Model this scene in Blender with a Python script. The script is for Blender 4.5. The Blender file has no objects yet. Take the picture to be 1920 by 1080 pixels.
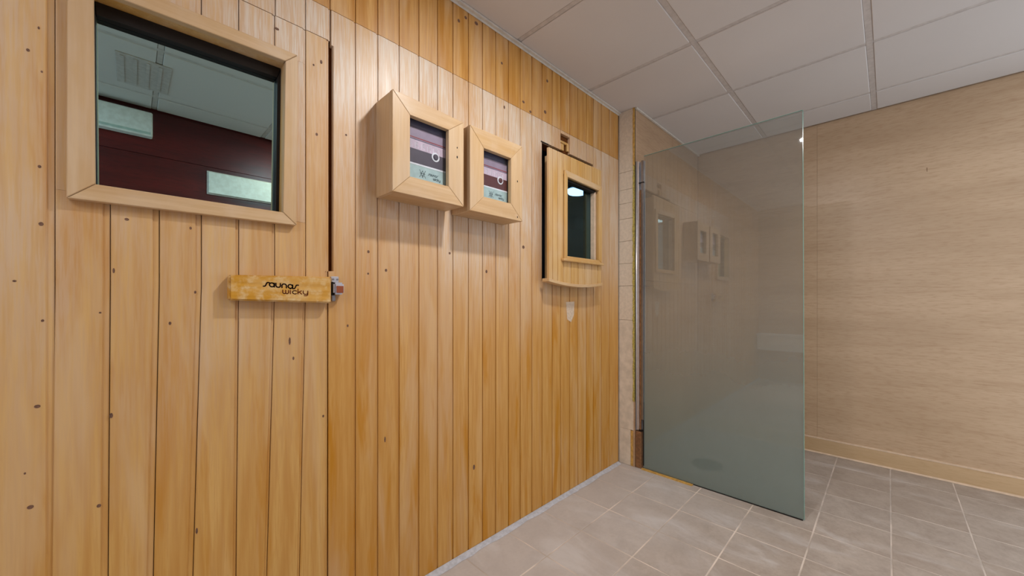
import bpy, bmesh, math, random
from mathutils import Vector
random.seed(7)
SC = bpy.context.scene
COL = SC.collection

# ---------------------------------------------------------------- camera, light, exposure
# axes: X runs along the sauna wall away from the camera, d is the distance out from
# that wall into the room (world y = -d), z is up.  Metres.
F_PX, TH, HY = 708.65, 0.783, 564.5
CAM_H, H, CAM_D = 1.0631, 2.3031, 1.2605
cam = bpy.data.cameras.new('camera'); co = bpy.data.objects.new('camera', cam); COL.objects.link(co)
co.location = (0, -CAM_D, CAM_H); co.rotation_euler = (math.pi/2, 0, TH - math.pi/2)
cam.sensor_width = 36; cam.lens = F_PX*36/1920; cam.shift_y = (HY-540)/1920; cam.clip_start = .01
SC.camera = co

w = bpy.data.worlds.new('world'); SC.world = w; w.use_nodes = True
w.node_tree.nodes['Background'].inputs[0].default_value = (.94, 1, 1.06, 1)
w.node_tree.nodes['Background'].inputs[1].default_value = 1.15

KEY = (.97, .83)                       # the recessed downlight over the corridor
def area(name, loc, energy, size, col, rot=(0, 0, 0), shape='DISK', sy=None):
    l = bpy.data.lights.new(name, 'AREA'); l.energy = energy; l.shape = shape; l.size = size; l.color = col
    if sy: l.size_y = sy
    o = bpy.data.objects.new(name, l); COL.objects.link(o); o.location = loc; o.rotation_euler = rot
    return o
area('downlight_lamp', (KEY[0], -KEY[1], H-.012), 12.5, .09, (1, .99, .97))
area('downlight_lamp', (1.08, -1.74, H-.012), 8, .09, (1, .78, .54))  # added warm lamp, gives the red wall an orange glow
area('fill_panel_lamp', (-.95, -1.25, H-.014), 6, .56, (.94, 1, 1.05), shape='SQUARE')  # added fill light, out of view behind the camera

SC.view_settings.view_transform = 'Standard'; SC.view_settings.look = 'None'
SC.view_settings.gamma = 1; SC.view_settings.use_curve_mapping = False
SC.view_settings.exposure = 0.15

# ---------------------------------------------------------------- material helpers
def S(r, g, b):
    f = lambda c: (c/255/12.92 if c/255 <= .04045 else ((c/255+.055)/1.055)**2.4)
    return (f(r), f(g), f(b), 1)
class NT:
    def __init__(s, name):
        s.m = bpy.data.materials.new(name); s.m.use_nodes = True; s.t = s.m.node_tree; s.t.nodes.clear()
        s.out = s.n('ShaderNodeOutputMaterial')
    def n(s, typ, **kw):
        nd = s.t.nodes.new(typ)
        for k, v in kw.items():
            if k == 'inp':
                for i, x in v.items(): s.set(nd, i, x)
            else: setattr(nd, k, v)
        return nd
    def set(s, nd, i, x):
        if isinstance(x, bpy.types.NodeSocket): s.t.links.new(x, nd.inputs[i])
        else: nd.inputs[i].default_value = x
    def math(s, op, a, b=0.0, c=None):
        nd = s.n('ShaderNodeMath', operation=op); s.set(nd, 0, a); s.set(nd, 1, b)
        if c is not None: s.set(nd, 2, c)
        return nd.outputs[0]
    def mix(s, f, a, b, bt='MIX'):
        nd = s.n('ShaderNodeMix', data_type='RGBA', blend_type=bt); s.set(nd, 0, f); s.set(nd, 6, a); s.set(nd, 7, b); return nd.outputs[2]
    def rng(s, v, a, b, c=0.0, d=1.0):
        nd = s.n('ShaderNodeMapRange', interpolation_type='SMOOTHSTEP'); s.set(nd, 0, v); s.set(nd, 1, a); s.set(nd, 2, b); s.set(nd, 3, c); s.set(nd, 4, d); return nd.outputs[0]
    def pos(s, scale=(1, 1, 1), rand=0.0):
        g = s.n('ShaderNodeNewGeometry').outputs['Position']
        if rand:
            o = s.n('ShaderNodeObjectInfo').outputs['Random']
            v = s.n('ShaderNodeVectorMath', operation='ADD'); s.set(v, 0, g)
            cb = s.n('ShaderNodeCombineXYZ'); r = s.math('MULTIPLY', o, rand)
            s.set(cb, 0, r); s.set(cb, 1, r); s.set(cb, 2, r); s.set(v, 1, cb.outputs[0]); g = v.outputs[0]
        v = s.n('ShaderNodeVectorMath', operation='MULTIPLY'); s.set(v, 0, g); v.inputs[1].default_value = scale
        return v.outputs[0]
    def noise(s, vec, scale=1.0, detail=4.0, rough=.55, dist=0.0):
        nd = s.n('ShaderNodeTexNoise'); s.set(nd, 'Vector', vec); nd.inputs['Scale'].default_value = scale
        nd.inputs['Detail'].default_value = detail; nd.inputs['Roughness'].default_value = rough; nd.inputs['Distortion'].default_value = dist
        return nd.outputs[0]
    def z(s):
        x = s.n('ShaderNodeSeparateXYZ'); s.set(x, 0, s.n('ShaderNodeNewGeometry').outputs['Position']); return x.outputs
    def rnd(s): return s.n('ShaderNodeObjectInfo').outputs['Random']
    def bsdf(s, col, rough=.5, spec=.5, metal=0.0, bump=None, bstr=.2, coat=0.0):
        p = s.n('ShaderNodeBsdfPrincipled'); s.set(p, 'Base Color', col); s.set(p, 'Roughness', rough)
        s.set(p, 'Specular IOR Level', spec); s.set(p, 'Metallic', metal); s.set(p, 'Coat Weight', coat); p.inputs['Coat Roughness'].default_value = .35
        if bump is not None:
            b = s.n('ShaderNodeBump'); b.inputs['Strength'].default_value = bstr; b.inputs['Distance'].default_value = .002
            s.set(b, 'Height', bump); s.set(p, 'Normal', b.outputs[0])
        s.t.links.new(p.outputs[0], s.out.inputs[0]); return s.m

def plain(name, col, rough=.5, spec=.5, metal=0.0, var=.08, scale=40):
    t = NT(name); nz = t.noise(t.pos(), scale, 3)
    c = t.mix(t.rng(nz, .3, .7), tuple(x*(1-var) for x in col[:3])+(1,), tuple(min(1, x*(1+var)) for x in col[:3])+(1,))
    return t.bsdf(c, rough, spec, metal)

def wood(name, light, dark, amber, pale, grain='z', pale_amt=.5, amb=.5, rough=.42, zgrad=None, patch=1.0):
    """varnished softwood: fine grain, amber streaks where the varnish is thick, pale rubbed patches, paler higher up with zgrad"""
    t = NT(name)
    k = {'z': (1, 1, .045), 'x': (.045, 1, 1), 'xz': (.3, 1, .3)}[grain]
    k2 = {'z': (1, 1, .12), 'x': (.12, 1, 1), 'xz': (.4, 1, .4)}[grain]
    p = t.pos(k, 11.0); p2 = t.pos(k2, 5.0)
    fine = t.noise(p, 210, 3, .6); mid = t.noise(p, 48, 3, .5, .6)
    c = t.mix(t.rng(mid, .3, .7), dark, light)
    c = t.mix(t.rng(fine, .42, .66, 0, .6), c, dark)
    c = t.mix(t.rng(t.noise(p, 95, 2, .5), .5, .68, 0, .35), c, light)
    r = t.rnd()
    c = t.mix(t.math('MULTIPLY', r, .35), c, dark)
    st = t.rng(t.noise(p2, 13, 4, .6, .4), .52, .66, 0, amb)
    c = t.mix(st, c, amber)
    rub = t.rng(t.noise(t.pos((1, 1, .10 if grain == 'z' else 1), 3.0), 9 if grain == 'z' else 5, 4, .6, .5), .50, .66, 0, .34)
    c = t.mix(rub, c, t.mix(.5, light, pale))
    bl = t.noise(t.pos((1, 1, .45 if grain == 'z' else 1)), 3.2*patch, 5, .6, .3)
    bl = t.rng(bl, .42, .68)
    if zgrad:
        g = t.rng(t.z()[2], *zgrad); bl = t.math('MULTIPLY', t.math('MULTIPLY_ADD', bl, .5, .5), g)  # pale mix grows with height
    bl = t.math('MULTIPLY', bl, pale_amt)
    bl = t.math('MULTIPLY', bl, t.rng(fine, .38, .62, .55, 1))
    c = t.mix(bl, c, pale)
    ro = t.math('MULTIPLY_ADD', mid, .18, rough-.09)
    return t.bsdf(c, ro, .45, bump=fine, bstr=.10)

M = {}
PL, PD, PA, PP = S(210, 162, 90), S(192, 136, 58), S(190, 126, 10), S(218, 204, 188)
M['wall_wood'] = wood('wall_wood', PL, PD, PA, PP, pale_amt=1.0, amb=.9, zgrad=(.8, 1.5), rough=.4)
M['upper_wood'] = wood('upper_wood', S(212, 164, 92), S(184, 128, 54), S(180, 118, 16), PP, pale_amt=.2, amb=.6)
M['door_wood'] = wood('door_wood', S(214, 170, 98), S(196, 144, 72), PA, PP, pale_amt=.5, amb=.6, zgrad=(.35, 1.2))
M['frame_wood_x'] = wood('frame_wood_x', S(212, 182, 142), S(196, 160, 116), S(194, 150, 84), PP, grain='x', pale_amt=.35, amb=.4)
M['frame_wood_z'] = wood('frame_wood_z', S(212, 182, 142), S(196, 160, 116), S(194, 150, 84), PP, grain='z', pale_amt=.35, amb=.4)
M['worn_wood'] = wood('worn_wood', S(216, 162, 62), S(192, 136, 34), S(196, 134, 14), S(226, 204, 160), grain='x', pale_amt=.75, amb=.75, patch=11)
M['hatch_wood'] = wood('hatch_wood', S(216, 178, 118), S(198, 152, 86), S(200, 146, 58), PP, pale_amt=.4, amb=.45)
M['hatch_wood_x'] = wood('hatch_wood_x', S(216, 178, 118), S(198, 152, 86), S(200, 146, 58), PP, grain='x', pale_amt=.4, amb=.45)
M['knot'] = plain('knot', S(112, 82, 66), .6, .3, var=.4, scale=300)
M['groove'] = plain('groove', S(96, 54, 16), .8, .2)
M['cabin'] = plain('cabin', S(54, 58, 66), .8, .2)
M['gasket'] = plain('gasket', S(22, 18, 18), .5, .4)

def ceil_mat():
    t = NT('ceiling_board'); n1 = t.noise(t.pos(), 340, 2); n2 = t.noise(t.pos(), 2.2, 3)
    c = t.mix(n2, S(205, 200, 198), S(213, 209, 207))
    c = t.mix(t.math('MULTIPLY', t.rnd(), .25), c, S(196, 190, 187))
    return t.bsdf(c, .9, .15, bump=n1, bstr=.12)
M['ceil'] = ceil_mat()
M['bar'] = plain('grid_bar', S(194, 188, 185), .5, .4)
M['trim_white'] = plain('trim_white', S(206, 200, 190), .55, .4)

def tile_floor():
    t = NT('floor_tile_stone'); p = t.pos((1, 1, 1), 3.0)
    a = t.noise(p, 9, 5, .65, .4); b = t.noise(p, 70, 3)
    c = t.mix(t.rng(a, .3, .7), S(164, 152, 143), S(184, 173, 164))
    c = t.mix(t.rng(b, .4, .8, 0, .3), c, S(146, 132, 120))
    c = t.mix(t.math('MULTIPLY', t.rnd(), .3), c, S(158, 140, 124))
    # dried limescale, in streaks across the tiles
    q = t.noise(t.pos((1.6, .7, 1)), 3.1, 6, .62, .8)
    c = t.mix(t.rng(q, .52, .72, 0, .42), c, S(214, 212, 212))
    # paler towards the foot of the plank wall, with an uneven edge
    fy = t.math('ADD', t.z()[1], t.math('MULTIPLY', t.math('SUBTRACT', q, .5), 1.2))
    c = t.mix(t.rng(fy, -1.15, -.1, 0, .42), c, S(212, 211, 214))
    return t.bsdf(c, t.math('MULTIPLY_ADD', b, .2, .42), .45, bump=a, bstr=.1)
M['tile'] = tile_floor()
M['grout'] = plain('grout', S(204, 192, 182), .85, .2, var=.24, scale=5)
M['edge_seal'] = plain('edge_seal', S(186, 188, 196), .7, .3, var=.12, scale=60)

def wall_tile(name, a_, b_, d_, axis='y'):
    t = NT(name); k = (1, .05, 1) if axis == 'y' else (.05, 1, 1)
    p = t.pos(k); k2 = (1, .16, 1) if axis == 'y' else (.16, 1, 1)
    n1 = t.noise(p, 75, 4, .65, .3); n2 = t.noise(t.pos(k2), 6, 4, .55); n3 = t.noise(t.pos((1, .14, 1) if axis == 'y' else (.14, 1, 1)), 150, 3)
    c = t.mix(t.rng(n2, .3, .7), a_, b_)
    c = t.mix(t.rng(n1, .46, .75, 0, .38), c, d_)
    c = t.mix(t.rng(n3, .45, .75, 0, .45), c, d_)
    return t.bsdf(c, .33, .5, bump=n1, bstr=.05)
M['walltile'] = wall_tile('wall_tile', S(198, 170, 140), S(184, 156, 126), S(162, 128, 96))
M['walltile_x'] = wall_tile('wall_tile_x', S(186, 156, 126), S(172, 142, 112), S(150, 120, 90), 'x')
M['skirting'] = wall_tile('skirting_tile', S(206, 176, 138), S(194, 164, 126), S(184, 150, 110))
M['bead'] = plain('bead', S(214, 188, 162), .6, .4)
M['plaster'] = plain('plaster', S(212, 200, 184), .85, .2, var=.1, scale=22)
M['stub_tile'] = plain('stub_tile', S(214, 202, 186), .5, .4, var=.07, scale=60)
M['foam'] = plain('foam', S(176, 160, 84), .8, .2, var=.35, scale=120)
M['brown'] = plain('brown', S(128, 92, 62), .7, .3, var=.25, scale=60)
M['ochre'] = plain('ochre', S(196, 156, 84), .7, .3, var=.2, scale=60)
M['chrome'] = plain('chrome', S(214, 214, 220), .30, .6, .8, .05)
M['chrome_dull'] = plain('chrome_dull', S(150, 148, 152), .35, .6, 1.0, .08)
M['black'] = plain('black', S(20, 16, 16), .6, .3)
M['ink'] = plain('ink', S(34, 14, 12), .7, .2)
M['ink_brown'] = plain('ink_brown', S(112, 44, 18), .7, .2, var=.3, scale=500)
M['white'] = plain('white', S(226, 230, 228), .4, .5)
M['redwood'] = wall_tile('red_wood_panel', S(104, 26, 26), S(72, 16, 20), S(40, 8, 12), 'x')
M['panel_dark'] = plain('panel_dark', S(74, 62, 92), .4, .5)
M['panel_mauve'] = plain('panel_mauve', S(158, 140, 156), .4, .5)
M['panel_strip'] = plain('panel_strip', S(86, 74, 84), .4, .5)
M['panel_strip_red'] = plain('panel_strip_red', S(98, 48, 46), .4, .5)
M['panel_dial'] = plain('panel_dial', S(212, 190, 202), .4, .5)
M['panel_grey'] = plain('panel_grey', S(176, 196, 190), .4, .5)
M['panel_red'] = plain('panel_red', S(150, 70, 76), .4, .5)
M['panel_white'] = plain('panel_white', S(238, 238, 240), .4, .5)
M['tape'] = plain('tape', S(208, 188, 166), .7, .3, var=.1, scale=80)
M['steel_red_reflect'] = plain('steel_red_reflect', S(150, 78, 46), .4, .5, .3)  # reddish reflection on the chrome latch, put into the colour

def emit(name, col, st):
    t = NT(name); e = t.n('ShaderNodeEmission'); e.inputs[0].default_value = col; e.inputs[1].default_value = st
    t.t.links.new(e.outputs[0], t.out.inputs[0]); return t.m
M['lamp'] = emit('lamp', (1, .95, .88, 1), 6.0)
M['cabin_lamp'] = emit('cabin_lamp', (.9, .95, 1, 1), 4.5)

def reflect_glass(name, tint, ior, base, rough=0.0):
    """tinted, half mirrored glazing"""
    t = NT(name)
    tr = t.n('ShaderNodeBsdfTransparent'); tr.inputs[0].default_value = tint
    gl = t.n('ShaderNodeBsdfGlossy'); gl.inputs['Roughness'].default_value = rough; gl.inputs[0].default_value = (.58, .93, 1, 1)
    fr = t.n('ShaderNodeFresnel'); fr.inputs[0].default_value = ior
    f = t.math('MINIMUM', t.math('ADD', fr.outputs[0], base), 1.0)
    f = t.math('MULTIPLY', f, t.math('SUBTRACT', 1.0, t.n('ShaderNodeNewGeometry').outputs['Backfacing']))   # outer faces only
    mx = t.n('ShaderNodeMixShader'); t.set(mx, 0, f); t.set(mx, 1, tr.outputs[0]); t.set(mx, 2, gl.outputs[0])
    t.t.links.new(mx.outputs[0], t.out.inputs[0]); return t.m
M['dark_glass'] = reflect_glass('dark_glass', (.5, .6, .66, 1), 1.5, .84)
M['hatch_glass'] = reflect_glass('hatch_glass', (.46, .64, .86, 1), 1.5, .06)
M['clear_glass'] = reflect_glass('clear_glass', (.94, .95, .97, 1), 1.4, .01)

def shower_glass():
    t = NT('hazed_shower_glass')
    tr = t.n('ShaderNodeBsdfTransparent'); tr.inputs[0].default_value = (.84, .865, .855, 1)
    df = t.n('ShaderNodeBsdfDiffuse'); filmc = t.mix(t.rng(t.z()[2], .15, 1.3), S(150, 170, 168), S(176, 176, 178)); t.set(df, 0, filmc)
    tl = t.n('ShaderNodeBsdfTranslucent'); t.set(tl, 0, t.mix(.5, filmc, S(190, 200, 196)))
    a = t.n('ShaderNodeMixShader'); a.inputs[0].default_value = .45; t.set(a, 1, df.outputs[0]); t.set(a, 2, tl.outputs[0])
    z = t.z()[2]
    haze = t.rng(z, .12, 1.5, .58, .17)          # soap and lime film, thick low down
    nz = t.noise(t.pos((1, 1, .5)), 5, 5, .6)
    haze = t.math('MULTIPLY', haze, t.rng(nz, .2, .8, .94, 1.04))
    b = t.n('ShaderNodeMixShader'); t.set(b, 0, haze); t.set(b, 1, tr.outputs[0]); t.set(b, 2, a.outputs[0])
    gl = t.n('ShaderNodeBsdfGlossy'); gl.inputs['Roughness'].default_value = .02; gl.inputs[0].default_value = (1, 1, 1, 1)
    fr = t.n('ShaderNodeFresnel'); fr.inputs[0].default_value = 1.5
    c = t.n('ShaderNodeMixShader'); front = t.math('SUBTRACT', 1.0, t.n('ShaderNodeNewGeometry').outputs['Backfacing'])
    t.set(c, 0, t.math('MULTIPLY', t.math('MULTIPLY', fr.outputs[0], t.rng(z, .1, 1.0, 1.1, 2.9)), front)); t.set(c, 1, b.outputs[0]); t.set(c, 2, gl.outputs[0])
    t.t.links.new(c.outputs[0], t.out.inputs[0]); return t.m
M['shower_glass'] = shower_glass()
M['glass_edge'] = plain('glass_edge', S(120, 176, 166), .15, .6)

# ---------------------------------------------------------------- mesh helpers
class B:
    """collects geometry in (X, d, z)"""
    def __init__(s): s.v = []; s.f = []
    def prism(s, loops):
        """loops: list of equal length rings of (X,d,z); skinned and capped"""
        n = len(loops[0]); o = len(s.v)
        for L in loops: s.v += [(x, -d, z) for x, d, z in L]
        for i in range(len(loops)-1):
            for j in range(n):
                a = o+i*n+j; b = o+i*n+(j+1) % n; s.f.append((a, b, b+n, a+n))
        s.f.append(tuple(o+j for j in range(n))[::-1]); s.f.append(tuple(o+(len(loops)-1)*n+j for j in range(n)))
        return s
    def box(s, x0, x1, d0, d1, z0, z1):
        return s.prism([[(x0, d0, z), (x1, d0, z), (x1, d1, z), (x0, d1, z)] for z in (z0, z1)])
    def quad(s, *p):
        o = len(s.v); s.v += [(x, -d, z) for x, d, z in p]; s.f.append(tuple(range(o, o+len(p)))); return s
    def disc(s, x, d, z, rx, rz, n=12, th=.0006):
        r0 = [(x+rx*math.cos(2*math.pi*i/n), d, z+rz*math.sin(2*math.pi*i/n)) for i in range(n)]
        return s.prism([[(a, d-th, c) for a, _, c in r0], r0])
    def cyl(s, p, q, r, n=14, r2=None):
        """cylinder between two (X,d,z) points"""
        p, q = Vector(p), Vector(q); ax = (q-p).normalized(); u = ax.orthogonal().normalized(); v = ax.cross(u)
        ring = lambda c, rr: [tuple(c+rr*(math.cos(2*math.pi*i/n)*u+math.sin(2*math.pi*i/n)*v)) for i in range(n)]
        return s.prism([ring(p, r), ring(q, r2 if r2 is not None else r)])
    def build(s, name, mat, parent=None, bevel=0.0, smooth=False, seg=1):
        bm = bmesh.new(); vs = [bm.verts.new(v) for v in s.v]
        for f in s.f: bm.faces.new([vs[i] for i in f])
        bmesh.ops.recalc_face_normals(bm, faces=bm.faces)
        if bevel:
            es = [e for e in bm.edges if len(e.link_faces) == 2 and e.calc_face_angle(0) > .6]
            bmesh.ops.bevel(bm, geom=es, offset=bevel, segments=seg, affect='EDGES', clamp_overlap=True)
        me = bpy.data.meshes.new(name); bm.to_mesh(me); bm.free()
        if smooth:
            for p in me.polygons: p.use_smooth = True
        me.materials.append(M[mat] if isinstance(mat, str) else mat)
        o = bpy.data.objects.new(name, me); COL.objects.link(o)
        if parent: o.parent = parent
        return o

def tag(o, label, cat, kind=None, group=None):
    o['label'] = label; o['category'] = cat
    if kind: o['kind'] = kind
    if group: o['group'] = group
    return o
def empty(name, x, d, z, label, cat, kind=None):
    o = bpy.data.objects.new(name, None); COL.objects.link(o); o.location = (x, -d, z); o.empty_display_size = .05
    return tag(o, label, cat, kind)
def under(root, o):
    """parent o keeping its world place"""
    p = root; loc = Vector((0, 0, 0))
    while p: loc += Vector(p.location); p = p.parent
    o.parent = root; o.location = Vector(o.location) - loc
    return o

def plank(x_levels, parent, mat, d=0.0, t=.018, name='plank', tongue=.0075, dep=.0036):
    """tongue and groove board: face, bevel, sunk tongue.  x_levels = [(z, x0, x1), ...]"""
    L = []
    for z, x0, x1 in x_levels:
        L.append([(x0+.0006, d-t, z), (x0+.0006, d-.0012, z), (x0+.0018, d, z), (x1-tongue-.0022, d, z),
                  (x1-tongue, d-dep, z), (x1-.0008, d-dep, z), (x1-.0008, d-t, z)])
    return under(parent, B().prism(L).build(name, mat)) if parent else B().prism(L).build(name, mat)

def mitre(outer, inner, d0, d1, parent, mats, name='frame_rail', bevel=.0015):
    """four mitred rails. outer/inner = TL, TR, BR, BL as (X, z)"""
    res = []
    for i, mt in zip(range(4), (mats[0], mats[1], mats[0], mats[1])):
        a, b = outer[i], outer[(i+1) % 4]; c, e = inner[(i+1) % 4], inner[i]
        q = [a, b, c, e]
        cx = sum(p[0] for p in q)/4; cz = sum(p[1] for p in q)/4
        sh = lambda p, k=.0003: (p[0]+(cx-p[0])*k/.1, p[1]+(cz-p[1])*k/.1)
        q = [sh(p) for p in q]
        o = B().prism([[(x, d0, z) for x, z in q], [(x, d1, z) for x, z in q]]).build(name, mt, bevel=bevel)
        res.append(under(parent, o))
    return res

def stroke(b, pts, wd, d):
    """flat printed pen stroke through (X, z) points"""
    for (x0, z0), (x1, z1) in zip(pts, pts[1:]):
        L = math.hypot(x1-x0, z1-z0)
        if L < 1e-7: continue
        nx, nz = -(z1-z0)/L*wd/2, (x1-x0)/L*wd/2
        b.quad((x0+nx, d, z0+nz), (x1+nx, d, z1+nz), (x1-nx, d, z1-nz), (x0-nx, d, z0-nz))
    for x, z in pts:
        b.quad(*[(x+wd/2*math.cos(k*math.pi/4), d, z+wd/2*math.sin(k*math.pi/4)) for k in range(8)])
def arc(cx, cz, rx, rz, a0, a1, n=12): return [(cx+rx*math.cos(math.radians(a0+(a1-a0)*i/n)), cz+rz*math.sin(math.radians(a0+(a1-a0)*i/n))) for i in range(n+1)]
GL = {'s': ([[(-.25, -.02), (.05, 0), (.2, .2), (.42, .82), (.58, 1), (.95, 1)]], .95),
      'a': ([arc(.5, .5, .48, .5, 0, 360, 16), [(1.0, .95), (1.0, 0)]], 1.32),
      'u': ([[(0, 1), (0, .35), (.18, .06), (.45, 0), (.75, .06), (.92, .35), (.92, 1)]], 1.25),
      'n': ([[(0, 0), (0, .65), (.18, .94), (.45, 1), (.75, .94), (.92, .65), (.92, 0)]], 1.25),
      'w': ([[(0, 1), (0, .3), (.14, .04), (.36, 0), (.55, .2), (.55, 1)], [(.55, .2), (.72, 0), (.95, .04), (1.1, .3), (1.1, 1)]], 1.45),
      'i': ([[(0, 0), (0, 1)], [(0, 1.42), (0, 1.44)]], .38),
      'c': ([arc(.5, .5, .48, .5, 50, 310, 12)], 1.1),
      'k': ([[(0, 0), (0, 1.5)], [(0, .42), (.7, 1)], [(.25, .62), (.75, 0)]], 1.05),
      'y': ([[(0, 1), (0, .35), (.18, .06), (.45, 0), (.75, .06), (.92, .35)], [(.92, 1), (.92, -.15), (.7, -.42), (.2, -.42)]], 1.2)}
def word(b, text, x0, z0, hgt, width, d, wd=.22, slope=0.0):
    tot = sum(GL[c][1] for c in text)-.25; sx = width/tot; x = 0
    for ch in text:
        for pl in GL[ch][0]: stroke(b, [(x0+(x+px)*sx, z0+pz*hgt+slope*(x+px)*sx) for px, pz in pl], wd*hgt, d)
        x += GL[ch][1]

# ---------------------------------------------------------------- measures
XS, XB, XG, DJ = 2.2683, 3.3993, 2.2916, .1107     # stub wall, back wall, shower glass, shower side wall
XR, DO, XO = -1.5, 2.02, 1.35                                # rear end and far side of the corridor
SEAM, HEAD = 1.993, 1.892
COLS = [.4455, .5266, .6048, .686, .7677, .8515, .9264, 1.0068, 1.0857, 1.1637, 1.2453, 1.3251, 1.4101, 1.4882,
        1.571, 1.6448, 1.7274, 1.8044, 1.891, 1.965, 2.0549, 2.1499, 2.2655]
DOORX = [-.1164, -.0352, .0469, .1267, .2062, .2919, .3741, .4425]
DOORB = [-.1225, -.0400, .033, .106, .199, .270, .356, .4365]
LEFTX = [-.1164-.104*i for i in range(15)][::-1]

# ---------------------------------------------------------------- floor
FX = [1.466+.2475*k for k in range(-6, 8)] + [XB]
FD = [-.002, .2525, .5065, .761, 1.0155, 1.271, 1.5285, 1.785, DO]
floor = tag(B().box(XR-.05, XB+.05, -1.6, DO+.05, -.06, -.0007).build('floor', 'grout'), 'grey beige square tiled floor with pale joints, running into the shower', 'floor', 'structure')
proto = {}
for i in range(len(FX)-1):
    for j in range(len(FD)-1):
        x0, x1, y0, y1 = FX[i], FX[i+1], FD[j], FD[j+1]
        if x0 > XS-.02 and y1 < DJ: continue
        key = (round(x1-x0, 3), round(y1-y0, 3))
        g = .0028
        if key not in proto:
            o = B().box(-(x1-x0)/2+g, (x1-x0)/2-g, -(y1-y0)/2+g, (y1-y0)/2-g, -.004, 0).build('floor_tile', 'tile', bevel=.0005)
            proto[key] = o.data
        else:
            o = bpy.data.objects.new('floor_tile', proto[key]); COL.objects.link(o)
        o.parent = floor; o.location = ((x0+x1)/2, -(y0+y1)/2, random.uniform(-.0003, .0003))

# ---------------------------------------------------------------- ceiling
ceiling = tag(B().box(XR-.05, XB+.05, -1.6, DO+.05, H+.03, H+.06).build('ceiling', 'trim_white'), 'suspended ceiling of pale square tiles in a metal grid', 'ceiling', 'structure')
CX = [XR, -1.1, -.5, .1, .7, 1.3, 1.9, 2.5, 3.1, XB]; CD = [0, .5985, 1.1965, 1.795, DO]
for i in range(len(CX)-1):
    for j in range(len(CD)-1):
        x0, x1, y0, y1 = CX[i], CX[i+1], CD[j], CD[j+1]
        g = .0130
        o = B().box(x0+g, x1-g, y0+g, y1-g, H-.001, H+.016).build('ceiling_tile', 'ceil', bevel=.003)
        o.parent = ceiling
for dd in CD[1:-1]:
    B().box(XR, XB, dd-.0125, dd+.0125, H+.0016, H+.029).build('grid_bar', 'bar', ceiling, bevel=.001)
for x in CX[1:-1]:
    for j in range(len(CD)-1):
        B().box(x-.0115, x+.0115, CD[j]+.0128, CD[j+1]-.0128, H+.0022, H+.029).build('grid_bar', 'bar', ceiling, bevel=.001)
tag(B().box(XR, XS, 0.0006, .016, H-.011, H-.0012).box(XR, XS, .0006, .003, H-.02, H-.0012).build('trim_1', 'trim_white', bevel=.001),
    'thin cream edge strip between the plank wall and the ceiling', 'trim', 'structure')
tag(B().box(XS, XB, DJ+.001, DJ+.014, H-.011, H-.0012).build('trim_2', 'trim_white', bevel=.001),
    'thin cream edge strip above the tiled shower side wall', 'trim', 'structure')

# ---------------------------------------------------------------- sauna front wall (left)
GW = (-.062, .317, 1.322, 1.771)                   # big pane opening: x0 x1 z0 z1
HW = (1.4925, 1.965, 1.168, 1.885)                 # opening behind the hatch
bk = B()
def holed(b, x0, x1, z0, z1, d0, d1, holes):
    xs = sorted({x0, x1} | {h_[0] for h_ in holes} | {h_[1] for h_ in holes})
    for a, c in zip(xs, xs[1:]):
        zs = [(h_[2], h_[3]) for h_ in holes if h_[0] < (a+c)/2 < h_[1]]
        cur = z0
        for u, v in sorted(zs):
            b.box(a, c, d0, d1, cur, u); cur = v
        b.box(a, c, d0, d1, cur, z1)
holed(bk, LEFTX[0], XS, 0, H, -.075, -.019, [GW, HW])
wall = tag(bk.build('wall_left', 'groove'), 'long sauna wall of vertical orange pine planks with dark grooves', 'wall', 'structure')
for x0, x1 in zip(LEFTX, LEFTX[1:]):
    plank([(.002, x0, x1), (SEAM-.0008, x0, x1)], wall, 'door_wood', tongue=.0105)
    plank([(SEAM+.0008, x0, x1), (H-.002, x0, x1)], wall, 'upper_wood')
HX = [-.1164, -.0352, .0469, .1267, .2095, .2935, .3741, .4455]
for x0, x1 in zip(HX, HX[1:]):
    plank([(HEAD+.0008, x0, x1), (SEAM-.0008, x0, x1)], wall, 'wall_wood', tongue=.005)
    plank([(SEAM+.0008, x0, x1), (H-.002, x0, x1)], wall, 'upper_wood', tongue=.007)
for i, (x0, x1) in enumerate(zip(COLS, COLS[1:])):
    plank([(SEAM+.0008, x0, x1), (H-.002, x0, x1)], wall, 'upper_wood', tongue=.006)
    tg = .0045
    if x1 <= HW[0]+.02 or x0 >= HW[1]-.001:
        if i == 0:      # beside the door: the gap above the latch is wider
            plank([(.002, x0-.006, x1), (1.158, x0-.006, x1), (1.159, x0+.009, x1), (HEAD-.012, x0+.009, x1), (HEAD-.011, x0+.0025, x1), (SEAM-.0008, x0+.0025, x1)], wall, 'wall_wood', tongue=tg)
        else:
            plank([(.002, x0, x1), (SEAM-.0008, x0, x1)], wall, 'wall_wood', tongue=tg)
    else:
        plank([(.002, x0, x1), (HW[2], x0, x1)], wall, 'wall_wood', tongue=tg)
        if i == 15:     # notch cut in the plank over the hatch
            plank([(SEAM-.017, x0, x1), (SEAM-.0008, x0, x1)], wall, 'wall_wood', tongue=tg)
            B().box(x0+.002, x1-.004, -.018, -.006, HW[3]+.045, SEAM-.05).build('block', 'hatch_wood', wall, bevel=.002)
            B().box(x0+.002, x0+.03, -.018, -.003, HW[3]+.004, HW[3]+.04).build('block', 'hatch_wood', wall, bevel=.002)
            B().box(x1-.02, x1-.004, -.018, -.004, HW[3]+.012, HW[3]+.05).build('block', 'hatch_wood', wall, bevel=.002)
        else:
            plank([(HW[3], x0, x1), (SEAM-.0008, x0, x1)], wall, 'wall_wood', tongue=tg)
# routed slit beside the hatch head
B().box(1.4756, 1.5356, .0002, .0012, 1.8785, 1.8845).build('slit', 'black', wall)
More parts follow.
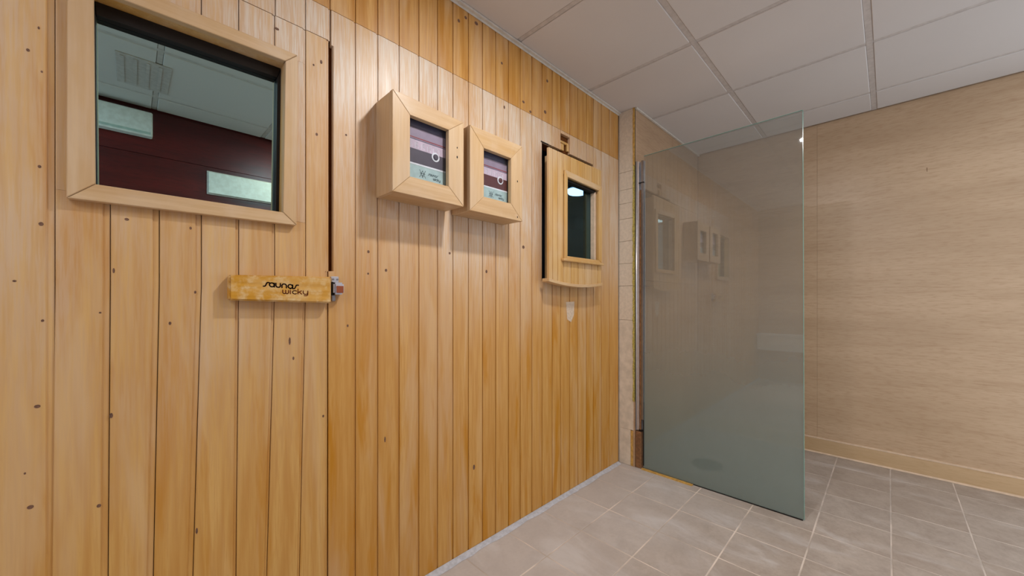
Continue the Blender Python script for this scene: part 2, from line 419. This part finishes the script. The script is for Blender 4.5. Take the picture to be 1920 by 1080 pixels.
# pale strip left where a tape was pulled off
B().prism([[(1.689, .0001, z) for z in (1.058,)]+[(1.767, .0001, 1.0605), (1.762, .0001, .985), (1.735, .0001, .945), (1.700, .0001, .962)],
           [(1.689, .0008, 1.058), (1.767, .0008, 1.0605), (1.762, .0008, .985), (1.735, .0008, .945), (1.700, .0008, .962)]]).build('tape_mark', 'tape', wall)['label'] = 'pale grey worn strip of tape'
# pale sealant along the foot of the planks
tag(B().prism([[(x, .0012, .0008), (x, .0012, .010), (x, .006+.004*random.random(), .009), (x, .022+.010*random.random(), .0008)] for x in [XR+i*.05 for i in range(int((XS-XR)/.05)+1)]]).build('trim_3', 'edge_seal'),
    'ragged pale blue grey sealant line along the foot of the planks', 'trim', 'structure')

# ---------------------------------------------------------------- sauna door with big window
door = empty('door_1', .16, 0, 0, 'pine plank sauna door with a large dark window, left of the control boxes', 'door', 'structure')
core = B(); holed(core, -.115, .437, .004, HEAD-.001, -.0188, -.0172, [GW])
under(door, core.build('door_core', 'groove'))
OW = (-.1005, .3505, 1.2865, 1.8045)
for i in range(7):
    x0, x1, b0, b1 = DOORX[i], DOORX[i+1], DOORB[i], DOORB[i+1]
    ex = (2.0*(b0-x0), 2.0*(b1-x1))
    lo = [(.004, x0+ex[0]*.6, x1+ex[1]*.6), (1.10, x0, x1)]
    tgd = .0105 if i < 3 else .006
    if i == 6: lo = [(.004, x0+ex[0]*.6, .437), (1.10, x0, .4375), (1.157, x0, .4375), (1.158, x0, .4415)]
    inside = x1 > GW[0]+.02 and x0 < GW[1]-.01
    if inside:
        plank(lo+[(GW[2]-.02, x0, x1)], door, 'door_wood', tongue=tgd, t=.017)
        plank([(GW[3]+.016, x0, x1), (HEAD-.0015, x0, x1)], door, 'wall_wood', tongue=tgd, t=.017)
        if x0 < GW[0]: plank([(GW[2]-.0195, x0, GW[0]-.002), (GW[3]+.0155, x0, GW[0]-.002)], door, 'door_wood', tongue=.002, t=.017)
        if x1 > GW[1]: plank([(GW[2]-.0195, GW[1]+.003, x1), (GW[3]+.0155, GW[1]+.003, x1)], door, 'wall_wood', tongue=tgd, t=.017)
    else:
        plank(lo+[(HEAD-.0015, x0, x1 if i < 6 else .4415)], door, 'door_wood', tongue=tgd, t=.017)
mitre([(-.098, 1.794), (.3465, 1.7925), (.3435, 1.287), (-.099, 1.283)], [(-.060, 1.752), (.314, 1.7605), (.308, 1.320), (-.0575, 1.3215)],
      .0005, .020, door, ('frame_wood_x', 'frame_wood_z'))
# jamb lining going in to the glass
jl = [(-.0615, 1.7525), (.3150, 1.7610), (.3095, 1.3195), (-.0590, 1.3205)]
lin = B()
for i in range(4):
    a, b = jl[i], jl[(i+1) % 4]; cx, cz = .126, 1.54
    o2 = lambda p: (p[0]+(p[0]-cx)*.02, p[1]+(p[1]-cz)*.02)
    qa = [a, b, o2(b), o2(a)]
    lin.prism([[(x, -.046, z) for x, z in qa], [(x, .001, z) for x, z in qa]])
under(door, lin.build('jamb', 'hatch_wood'))
mitre([(-.0610, 1.7522), (.3148, 1.7606), (.3092, 1.320), (-.0586, 1.3210)], [(-.0595, 1.722), (.3055, 1.730), (.3005, 1.3215), (-.0575, 1.3222)],
      -.050, -.030, door, ('gasket', 'gasket'), 'gasket', bevel=.001)
under(door, B().box(-.0608, .3140, -.056, -.0505, 1.3214, 1.7575).build('pane', 'dark_glass'))
# handle block
hb = B().prism([[(.1795, d, 1.0655), (.4365, d, 1.0565), (.4365, d, 1.1385), (.1795, d, 1.1325)] for d in (.0005, .034)]).build('handle', 'worn_wood', bevel=.004, seg=2)
under(door, hb)
tx = B(); word(tx, 'saunas', .259, 1.1045, .0110, .082, .0345, .30, -.07)
under(hb, tx.build('lettering', 'ink'))
tx = B(); word(tx, 'wicky', .3035, 1.0845, .0098, .066, .0345, .25, -.02)
under(hb, tx.build('lettering', 'ink_brown'))

# latch on the wall beside the handle
lt = empty('door_latch', .462, 0, 1.11, 'small chrome roller latch on the plank wall, at the right end of the lettered handle', 'latch')
pl = under(lt, B().box(.4445, .468, .0005, .012, 1.122, 1.142).build('latch_plate', 'chrome', bevel=.002))
for q in (.450, .4625): under(pl, B().disc(q, .0135, 1.132, .003, .003, 10, .002).build('screw', 'chrome_dull'))
under(lt, B().box(.4465, .478, .0005, .03, 1.084, 1.122).build('latch_body', 'chrome', bevel=.005, seg=2))
under(lt, B().box(.4535, .4745, .0285, .0325, 1.089, 1.111).build('latch_face', 'steel_red_reflect', bevel=.001))
under(lt, B().cyl((.447, .012, 1.081), (.447, .012, 1.122), .0045).build('roller', 'black', smooth=False))
under(lt, B().box(.446, .459, .0005, .010, 1.062, 1.083).build('strike_plate', 'chrome_dull', bevel=.002))

# ---------------------------------------------------------------- knots in the planks
KN = [(-0.138, 1.635, 0.0017, 0.0039), (-0.152, 1.582, 0.0028, 0.0039), (-0.134, 1.545, 0.0018, 0.0028), (-0.137, 1.345, 0.0028, 0.0039), (-0.135, 1.225, 0.0039, 0.005), (-0.169, 1.104, 0.003, 0.0027), (-0.133, 1.022, 0.0025, 0.0034), (-0.14, 0.843, 0.0049, 0.0044), (-0.149, 0.636, 0.0051, 0.005), (-0.156, 0.708, 0.0017, 0.0028), (-0.053, 0.602, 0.004, 0.0048), (-0.051, 1.037, 0.0024, 0.0024), (-0.009, 1.254, 0.0043, 0.0038), (-0.030, 1.133, 0.0021, 0.0073), (-.034, .801, .0034, .0073), (0.105, 1.249, 0.0026, 0.0047), (0.114, 1.086, 0.0026, 0.0048), (0.066, 1.008, 0.003, 0.0053), (0.405, 1.582, 0.0039, 0.0058), (0.418, 1.813, 0.004, 0.0075), (0.396, 1.794, 0.0031, 0.0041), (0.495, 1.608, 0.0034, 0.0044), (0.57, 1.232, 0.0047, 0.0063), (0.569, 1.157, 0.0038, 0.0045), (0.634, 1.172, 0.005, 0.0066), (0.5, 0.982, 0.0035, 0.0053), (0.34, 0.892, 0.0028, 0.0064), (0.63, 0.574, 0.003, 0.0132), (0.954, 2.224, 0.0069, 0.0088), (0.99, 2.256, 0.0072, 0.0079), (1.048, 2.262, 0.0105, 0.0092), (1.20, 2.158, 0.0066, 0.0073), (1.345, 2.034, 0.0094, 0.0078), (1.527, 2.211, 0.0088, 0.0097), (1.216, 1.961, 0.0052, 0.01), (1.396, 2.004, 0.008, 0.008), (1.51, 2.043, 0.0108, 0.0111), (1.345, 1.326, 0.0094, 0.0103), (1.106, 1.194, 0.0063, 0.0094), (0.297, 1.855, 0.0062, 0.0046), (0.908, 1.257, 0.0053, 0.0065), (0.424, 0.701, 0.0032, 0.005), (0.33, 0.944, 0.003, 0.0142), (1.035, .35, .006, .014), (.117, .472, .0026, .0096)]
bpy.context.view_layer.update()
PK = [o for o in list(door.children)+list(wall.children) if o.name.split('.')[0] == 'plank']
for x, z, rx, rz in KN:
    for o in PK:
        vs = [o.matrix_world @ v.co for v in o.data.vertices]
        if min(v.x for v in vs)-.001 <= x <= max(v.x for v in vs) and min(v.z for v in vs) <= z <= max(v.z for v in vs):
            under(o, B().disc(x, .0005, z, rx*.9, rz*.8).build('knot', 'knot')); break

# ---------------------------------------------------------------- the two control boxes
def control_box(x0, x1, z0, z1, tl, op, label, strip, name='control_box'):
    """op = opening x0 x1 ztop_left ztop_right zbot"""
    r = empty(name, (x0+x1)/2, 0, z0, label, 'control box'); r['group'] = 'pine control boxes on the plank wall'
    D = .12
    # carcass
    for n_, q, mt in (('side_panel', (x0+.001, x0+.017, .0005, D-.022, z0+.001, z1-.001), 'frame_wood_z'), ('side_panel', (x1-.017, x1-.001, .0005, D-.022, z0+.001, z1-.001), 'frame_wood_z'),
                      ('top_panel', (x0+.0175, x1-.0175, .0005, D-.022, z1-.017, z1-.001), 'frame_wood_x'), ('bottom_panel', (x0+.0175, x1-.0175, .0005, D-.022, z0+.001, z0+.017), 'frame_wood_x')):
        under(r, B().box(*q).build(n_, mt, bevel=.001))
    a, b, zt, zb = op
    mitre([(x0, z1), (x1, z1-tl), (x1, z0), (x0, z0)], [(a, zt), (b, zt), (b, zb), (a, zb)], D-.020, D, r, ('frame_wood_x', 'frame_wood_z'), 'frame_rail', .0012)
    # keyholes in the right hand rail
    for kz, kr in ((.21, .0035), (.245, .0025)) if strip == 'panel_strip' else ((.20, .0032), (.045, .003)):
        under(r, B().disc(b+(x1-b)*.55, D+.0004, z0+kz-.03, kr*.8, kr*1.4).build('keyhole', 'black'))
    under(r, B().box(a-.012, b+.012, .0982, .0992, zb-.012, zt+.012).build('pane', 'clear_glass'))
    # instrument panel behind the pane
    px0, px1, pt, pb = a-.012, b+.012, zt+.004, zb-.004; hh = pt-pb; ww = b-a
    P = under(r, B().box(px0, px1, .06, .0885, pb-.02, pt+.02).build('control_panel', 'panel_dark', bevel=.001))
    Z = lambda f_: pt-f_*hh
    def band(f0, f1, mt, nm, dd=.0895): return under(P, B().box(px0, px1-.006, .088, dd, Z(f1), Z(f0)).build(nm, mt))
    band(.12, .30, 'panel_mauve', 'upper_strip'); band(.265, .285, 'panel_red', 'red_line', .0898)
    band(.31, .46, 'panel_dial', 'dial_scale'); band(.46, .69, strip, 'dark_strip', .0902); band(.69, .715, 'panel_white', 'white_line', .0905); band(.715, 1.06, 'panel_grey', 'lower_plate', .0902)
    tk = B()
    for i in range(11):
        x = a+.012+i*ww*.078; stroke(tk, [(x, Z(.36+.05*(i % 2))), (x+.001, Z(.44))], .0016, .0897)
    for i in range(5):
        x = a+.018+i*ww*.17; stroke(tk, arc(x, Z(.37), .0035, .006, 30, 330, 8), .0018, .0897)
    under(P, tk.build('scale_marks', 'panel_white'))
    kx, kz = a+ww*.76, Z(.50)
    under(P, B().cyl((kx, .0898, kz), (kx, .0918, kz), .0165, 20).build('knob_ring', 'panel_white'))
    under(P, B().cyl((kx, .0918, kz), (kx, .0965, kz), .0115, 16, .009).build('knob', strip, bevel=.001))
    lg = B(); lx, lz, q = a+ww*.42, Z(.84), ww*.075
    for pts in ([(-1, 1), (.2, -1)], [(1, 1), (-.2, -1)], [(-1, -1), (0, .9)], [(1, -1), (0, .9)], [(-.9, .1), (.9, .1)], [(-.45, -.5), (.45, -.5)]):
        stroke(lg, [(lx+u*q, lz+v*q*1.1) for u, v in pts], .0017, .0904)
    word(lg, 'saunas', a+ww*.57, Z(.835), .0062, ww*.25, .0904, .28)
    word(lg, 'wicky', a+ww*.70, Z(.895), .0060, ww*.19, .0904, .30)
    under(P, lg.build('lettering', 'ink'))
    return r
control_box(.596, .887, 1.4205, 1.753, .013, (.660, .818, 1.690, 1.483), 'larger pine box with a glazed grey control panel, left of the two beside the door', 'panel_strip')
control_box(.917, 1.211, 1.4125, 1.743, .0, (.988, 1.141, 1.672, 1.479), 'right hand pine box with a glazed panel and brown red strip', 'panel_strip_red')

# ---------------------------------------------------------------- hatch (second door, small window, stands proud of the wall)
hat = empty('door_2', 1.72, 0, 1.165, 'small pine hatch with a narrow window, standing proud of the planks near the shower', 'door', 'structure')
DF = .07
HK = (CAM_D-DF)/(CAM_D-.05)                        # the widths below were taken at d = .05
hx = lambda x: x*HK
hz = lambda z: CAM_H+(z-CAM_H)*HK
hp = [hx(x) for x in (1.479, 1.512, 1.553, 1.602, 1.668, 1.735, 1.80, 1.87, 1.931, 1.974)]
HG = (hx(1.619), hx(1.932), hz(1.300), hz(1.722))  # hole for the pane frame
def bow(x): u = (x-hp[0])/(hp[-1]-hp[0]); return hz(1.1660-.020*math.sin(math.pi*min(1, max(0, u)))**.8-.006*u)
for i, (x0, x1) in enumerate(zip(hp, hp[1:])):
    top = hz(1.8385)
    inside = x1 > HG[0]+.005 and x0 < HG[1]-.002
    def piece(z0a, z0b, z1):
        L0 = [(x0+.0005, DF-.013, z0a), (x0+.0005, DF-.001, z0a), (x0+.0015, DF, z0a), (x1-.005, DF, z0b), (x1-.0035, DF-.003, z0b), (x1-.0005, DF-.003, z0b), (x1-.0005, DF-.013, z0b)]
        under(hat, B().prism([L0, [(x, d, z1) for x, d, _ in L0]]).build('plank', 'hatch_wood'))
    if inside:
        piece(bow(x0), bow(x1), HG[2]-.012); piece(HG[3]+.012, HG[3]+.012, top)
    else: piece(bow(x0), bow(x1), top)
# bowed bottom rail under the planks
n = 12
rail = [[(x, DF-.04, bow(x)-.004), (x, DF+.006, bow(x)-.004), (x, DF+.006, bow(x)+.012), (x, DF-.04, bow(x)+.012)] for x in [hx(1.474+(1.978-1.474)*i/n) for i in range(n+1)]]
under(hat, B().prism(rail).build('bottom_rail', 'hatch_wood_x', bevel=.0015))
hc = B(); holed(hc, 1.520, hx(1.950), 1.178, hz(1.832), -.01, DF-.0135, [HG])
under(hat, hc.build('core', 'hatch_wood'))
P_ = lambda *q: [(hx(x), hz(z)) for x, z in q]
mitre(P_((1.600, 1.752), (1.960, 1.7375), (1.957, 1.2865), (1.598, 1.2875)), P_((1.622, 1.7185), (1.925, 1.7085), (1.925, 1.3015), (1.620, 1.3005)),
      DF+.0005, DF+.012, hat, ('hatch_wood_x', 'hatch_wood'), bevel=.0012)
under(hat, B().box(hx(1.580), hx(1.964), DF+.0005, DF+.022, hz(1.272), hz(1.287)).build('sill', 'hatch_wood_x', bevel=.003))
mitre(P_((1.6215, 1.7185), (1.9255, 1.7088), (1.9255, 1.3010), (1.6195, 1.3002)), P_((1.624, 1.706), (1.909, 1.697), (1.909, 1.3055), (1.622, 1.3035)),
      DF-.035, DF-.008, hat, ('gasket', 'bead'), 'glazing_bead', bevel=.001)
under(hat, B().box(hx(1.6205), hx(1.925), DF-.040, DF-.0355, hz(1.3025), hz(1.712)).build('pane', 'hatch_glass'))

# ---------------------------------------------------------------- dark sauna cabin seen through the panes
cb = B()
cb.box(-.45, 3.2, -1.36, -1.32, 0, 2.1); cb.box(-.49, -.45, -1.36, -.076, 0, 2.1); cb.box(3.2, 3.24, -1.36, -.10, 0, 2.1)
cb.box(-.45, 3.2, -1.32, -.10, 2.1, 2.14); cb.box(1.15, 1.19, -1.32, -.076, 0, 2.1)
tag(cb.build('wall_cabin', 'cabin'), 'dark interior of the sauna cabins behind the window panes', 'wall', 'structure')
cl = empty('ceiling_lamp', 2.87, -.75, 2.1, 'round white lamp glowing behind the narrow hatch window', 'lamp')
under(cl, B().cyl((2.87, -.75, 2.099), (2.87, -.75, 2.075), .115, 24).build('base', 'white'))
under(cl, B().cyl((2.87, -.75, 2.075), (2.87, -.75, 2.045), .10, 24, .085).build('diffuser', 'cabin_lamp'))

# ---------------------------------------------------------------- shower side wall: stub face and inner face
ws = tag(B().box(XS+.012, XB, -.05, DJ-.012, 0, H+.02).build('wall_shower', 'plaster'), 'tiled shower side wall whose narrow end stands beside the planks', 'wall', 'structure')
zs = [.94, 1.162, 1.3076, 1.4533, 1.599, 1.700, 1.7898, 1.9042, H-.001]
for a, b in zip(zs, zs[1:]):
    B().box(XS, XS+.0115, .0005, DJ-.012, a+.0008, b-.0008).build('tile', 'stub_tile', ws, bevel=.0008)
B().box(XS+.001, XS+.0115, .0005, DJ-.008, .232, .9392).build('plaster_patch', 'plaster', ws, bevel=.001)
B().box(XS+.002, XS+.0115, .0005, DJ-.030, .001, .2315).build('plaster_patch', 'plaster', ws, bevel=.001)
B().box(XS+.0025, XS+.0115, DJ-.0295, DJ-.001, .001, .228).build('timber_end', 'ochre', ws, bevel=.001)
def ragged(b, z0, z1, x, d, w_, amp):
    n_ = int((z1-z0)/.025)+1; L = []
    for i in range(n_+1):
        z = z0+(z1-z0)*i/n_; a = amp*random.uniform(-1, 1); c = amp*random.uniform(0, 1)
        L.append([(x-.003-c, d-w_+a, z), (x-.003-c, d+.001, z), (x+.009, d+.001, z), (x+.009, d-w_+a, z)])
    b.prism(L)
rb = B(); ragged(rb, .42, 1.93, XS, DJ-.001, .010, .003); rb.build('foam_bead', 'foam', ws)['label'] = 'ragged yellow green foam bead'
rb = B(); ragged(rb, 1.935, H-.002, XS, DJ-.001, .010, .002); rb.build('edge_bead', 'ochre', ws)
# inner face, large tiles
ix = [XS+.0005, XS+.60, XB-.0005]; iz = [.0005, .6, 1.2, 1.8, H-.0012]
for a, b in zip(ix, ix[1:]):
    for c, e in zip(iz, iz[1:]):
        B().box(a+.0007, b-.0007, DJ-.0115, DJ, c+.0007, e-.0007).build('tile', 'walltile_x', ws, bevel=.0008)

# ---------------------------------------------------------------- back wall
wb = tag(B().box(XB+.010, XB+.08, -.06, DO+.05, 0, H+.02).build('wall_back', 'bead'), 'back wall of large wood grained tan tiles', 'wall', 'structure')
bd = [DJ+.0005, .906, DO-.001]; bz = [.0005, .66, 1.26, 1.86, H-.001]
for a, b in zip(bd, bd[1:]):
    B().box(XB, XB+.0098, a+.0003, b-.0003, .0005, H-.001).build('tile', 'walltile', wb, bevel=.0008)
B().prism([[(XB-.0006, 1.4262, 1.872), (XB-.0006, 1.4292, 1.872), (XB-.0006, 1.4285, 1.848), (XB-.0006, 1.4270, 1.848)],
           [(XB+.001, 1.4262, 1.872), (XB+.001, 1.4292, 1.872), (XB+.001, 1.4285, 1.848), (XB+.001, 1.4270, 1.848)]]).build('chip', 'brown', wb)
bs = tag(B().box(XB-.010, XB-.0005, DJ+.001, DO-.001, .008, .100).build('baseboard_back', 'skirting', bevel=.001), 'pale tan tile skirting along the foot of the back wall', 'skirting', 'structure')
B().prism([[(XB-.0005, d, .100), (XB-.012, d, .100), (XB-.011, d, .106), (XB-.0005, d, .109)] for d in (DJ+.001, DO-.001)]).build('top_bead', 'bead', bs)
B().prism([[(XB-.0005, d, .0008), (XB-.018, d, .0008), (XB-.0105, d, .0095), (XB-.0005, d, .0095)] for d in (DJ+.001, DO-.001)]).build('bottom_bead', 'bead', bs)

# ---------------------------------------------------------------- shower screen
sc = empty('shower_screen', XG, .56, 0, 'tall hazy green grey glass shower screen standing on the tiles', 'shower screen')
under(sc, B().prism([[(x, .163, .005), (x, .9725, .006), (x, .967, 1.987), (x, .163, 1.982)] for x in (XG-.004, XG+.004)]).build('glass_panel', 'shower_glass'))
under(sc, B().prism([[(x, .9727, .006), (x, .9745, .006), (x, .969, 1.987), (x, .9672, 1.987)] for x in (XG-.0042, XG+.0042)]).build('polished_edge', 'glass_edge'))
under(sc, B().prism([[(x, .163, 1.9822), (x, .967, 1.9872), (x, .967, 1.9887), (x, .163, 1.9837)] for x in (XG-.0042, XG+.0042)]).build('polished_edge', 'glass_edge'))
pf = under(sc, B().box(XG-.012, XG+.012, DJ+.002, DJ+.007, .24, 1.955).box(XG-.014, XG-.0055, DJ+.0075, .134, .24, 1.955).box(XG+.0055, XG+.014, DJ+.0075, .166, .24, 1.955).build('wall_channel', 'chrome', bevel=.0012))
under(pf, B().cyl((XG-.016, DJ+.007, .24), (XG-.016, DJ+.007, 1.955), .005, 12).build('channel_lip', 'chrome', smooth=True))
under(pf, B().box(XG-.0125, XG-.005, .136, .1475, .245, 1.77).build('channel_insert', 'brown', bevel=.001))
under(pf, B().box(XG-.013, XG-.005, .148, .163, .31, 1.955).build('channel_insert', 'chrome_dull', bevel=.001))
under(pf, B().box(XG-.0145, XG-.005, .134, .166, 1.812, 1.818).build('clip', 'black'))
under(pf, B().box(XG-.0145, XG-.005, .134, .158, .236, .246).build('clip', 'black'))
under(sc, B().box(XG-.006, XG+.006, .1575, .1635, .02, .42).build('seal', 'black'))
under(sc, B().box(XS+.004, XG+.02, DJ+.002, .15, .001, .232).build('timber_foot', 'brown', bevel=.002))
under(sc, B().prism([[(XG-.028, d, .0006), (XG-.026, d, .0042), (XG-.0055, d, .005), (XG-.0055, d, .0006)] for d in (.155, .28, .462)]).build('bottom_seal', 'ochre'))
under(sc, B().prism([[(XG-.0052, d, .0006), (XG-.006, d, .0052), (XG+.004, d, .0052), (XG+.004, d, .0006)] for d in (.155, .968)]).build('bottom_gasket', 'gasket'))

# drain in the shower floor, dim through the glass
dr = empty('floor_drain', 2.63, .43, 0, 'round dark drain in the shower floor, dim behind the glass', 'drain')
under(dr, B().cyl((2.63, .43, .0006), (2.63, .43, .006), .088, 28).build('drain_ring', 'gasket', bevel=.001))
dg = B()
for k in range(-3, 4):
    hw = math.sqrt(.075**2-(k*.021)**2); dg.box(2.63-hw, 2.63+hw, .43+k*.021-.006, .43+k*.021+.006, .0062, .008)
under(dr, dg.build('drain_slots', 'black'))

# ---------------------------------------------------------------- the rest of the corridor, seen only in reflections
wr = tag(B().box(XR-.05, XO, DO, DO+.08, 0, H+.02).build('wall_right', 'redwood'), 'dark red wood wall reflected in the large sauna window', 'wall', 'structure')
for i in range(8):
    B().box(XR, XO, DO-.008, DO-.0005, .002+i*.286, .002+(i+1)*.286-.002).build('panel', 'redwood', wr, bevel=.001)
tag(B().box(XR-.08, XR, -.05, .66, 0, H+.02).build('wall_rear', 'skirting'), 'pale end wall reflected in the shower screen', 'wall', 'structure')
ac = empty('wall_unit', -.10, DO-.01, 2.1, 'white wall unit under the ceiling, reflected at the left of the large window', 'air conditioner')
under(ac, B().box(-.32, .092, DO-.07, DO-.009, 2.106, 2.258).build('casing', 'white', bevel=.006))
under(ac, B().box(-.31, .082, DO-.072, DO-.0705, 2.116, 2.130).build('air_slot', 'panel_grey'))
sg = empty('wall_panel', .6, DO-.01, 1.8, 'white rectangular panel reflected low at the right of the large window', 'panel')
under(sg, B().box(.375, .84, DO-.03, DO-.009, 1.818, 1.965).build('plate', 'white', bevel=.003))
under(sg, B().box(.367, .848, DO-.018, DO-.009, 1.810, 1.973).build('surround', 'bar', bevel=.002))
bn = empty('wall_bench', XR, .25, .42, 'low white ledge reflected in the shower screen', 'ledge')
under(bn, B().box(XR+.0005, XR+.20, .02, .60, .42, .60).build('box', 'white', bevel=.004))
under(bn, B().box(XR+.0005, XR+.21, .015, .605, .6005, .63).build('top', 'white', bevel=.004))
vt = empty('ceiling_vent', .05, 1.5, H, 'square ceiling vent reflected in the upper part of the large window', 'vent')
under(vt, B().box(-.06, .15, 1.34, 1.70, H-.006, H-.0012).build('frame', 'bar', bevel=.001))
for k in range(4): under(vt, B().box(-.045+k*.048, -.030+k*.048, 1.36, 1.68, H-.010, H-.0062).build('slat', 'bar'))
# lamps: the key downlight, an added warm one and an added fill panel
nn = 28
for (lx, ld), lab in ((KEY, 'round recessed downlight over the corridor floor'), ((1.08, 1.74), 'added round downlight for a warm glow on the dark red wall')):
    dl = empty('ceiling_downlight', lx, ld, H, lab, 'lamp')
    ring = [(.052, H-.0012), (.066, H-.0012), (.066, H-.005), (.052, H-.008)]
    b = B()
    for i in range(nn):
        a0, a1 = 2*math.pi*i/nn, 2*math.pi*(i+1)/nn
        b.prism([[(lx+rr*math.cos(a), ld+rr*math.sin(a), zz) for rr, zz in ring] for a in (a0, a1)])
    under(dl, b.build('rim', 'chrome_dull'))
    under(dl, B().cyl((lx, ld, H-.0012), (lx, ld, H-.004), .051, 24).build('diffuser', 'lamp'))
pn = empty('added_fill_panel', -.95, 1.25, H, 'added square fill light panel, unseen behind the viewpoint', 'lamp')
under(pn, B().box(-1.24, -.66, .96, 1.54, H-.010, H-.0014).build('frame', 'trim_white', bevel=.001))
under(pn, B().box(-1.225, -.675, .975, 1.525, H-.0125, H-.0102).build('diffuser', 'lamp'))
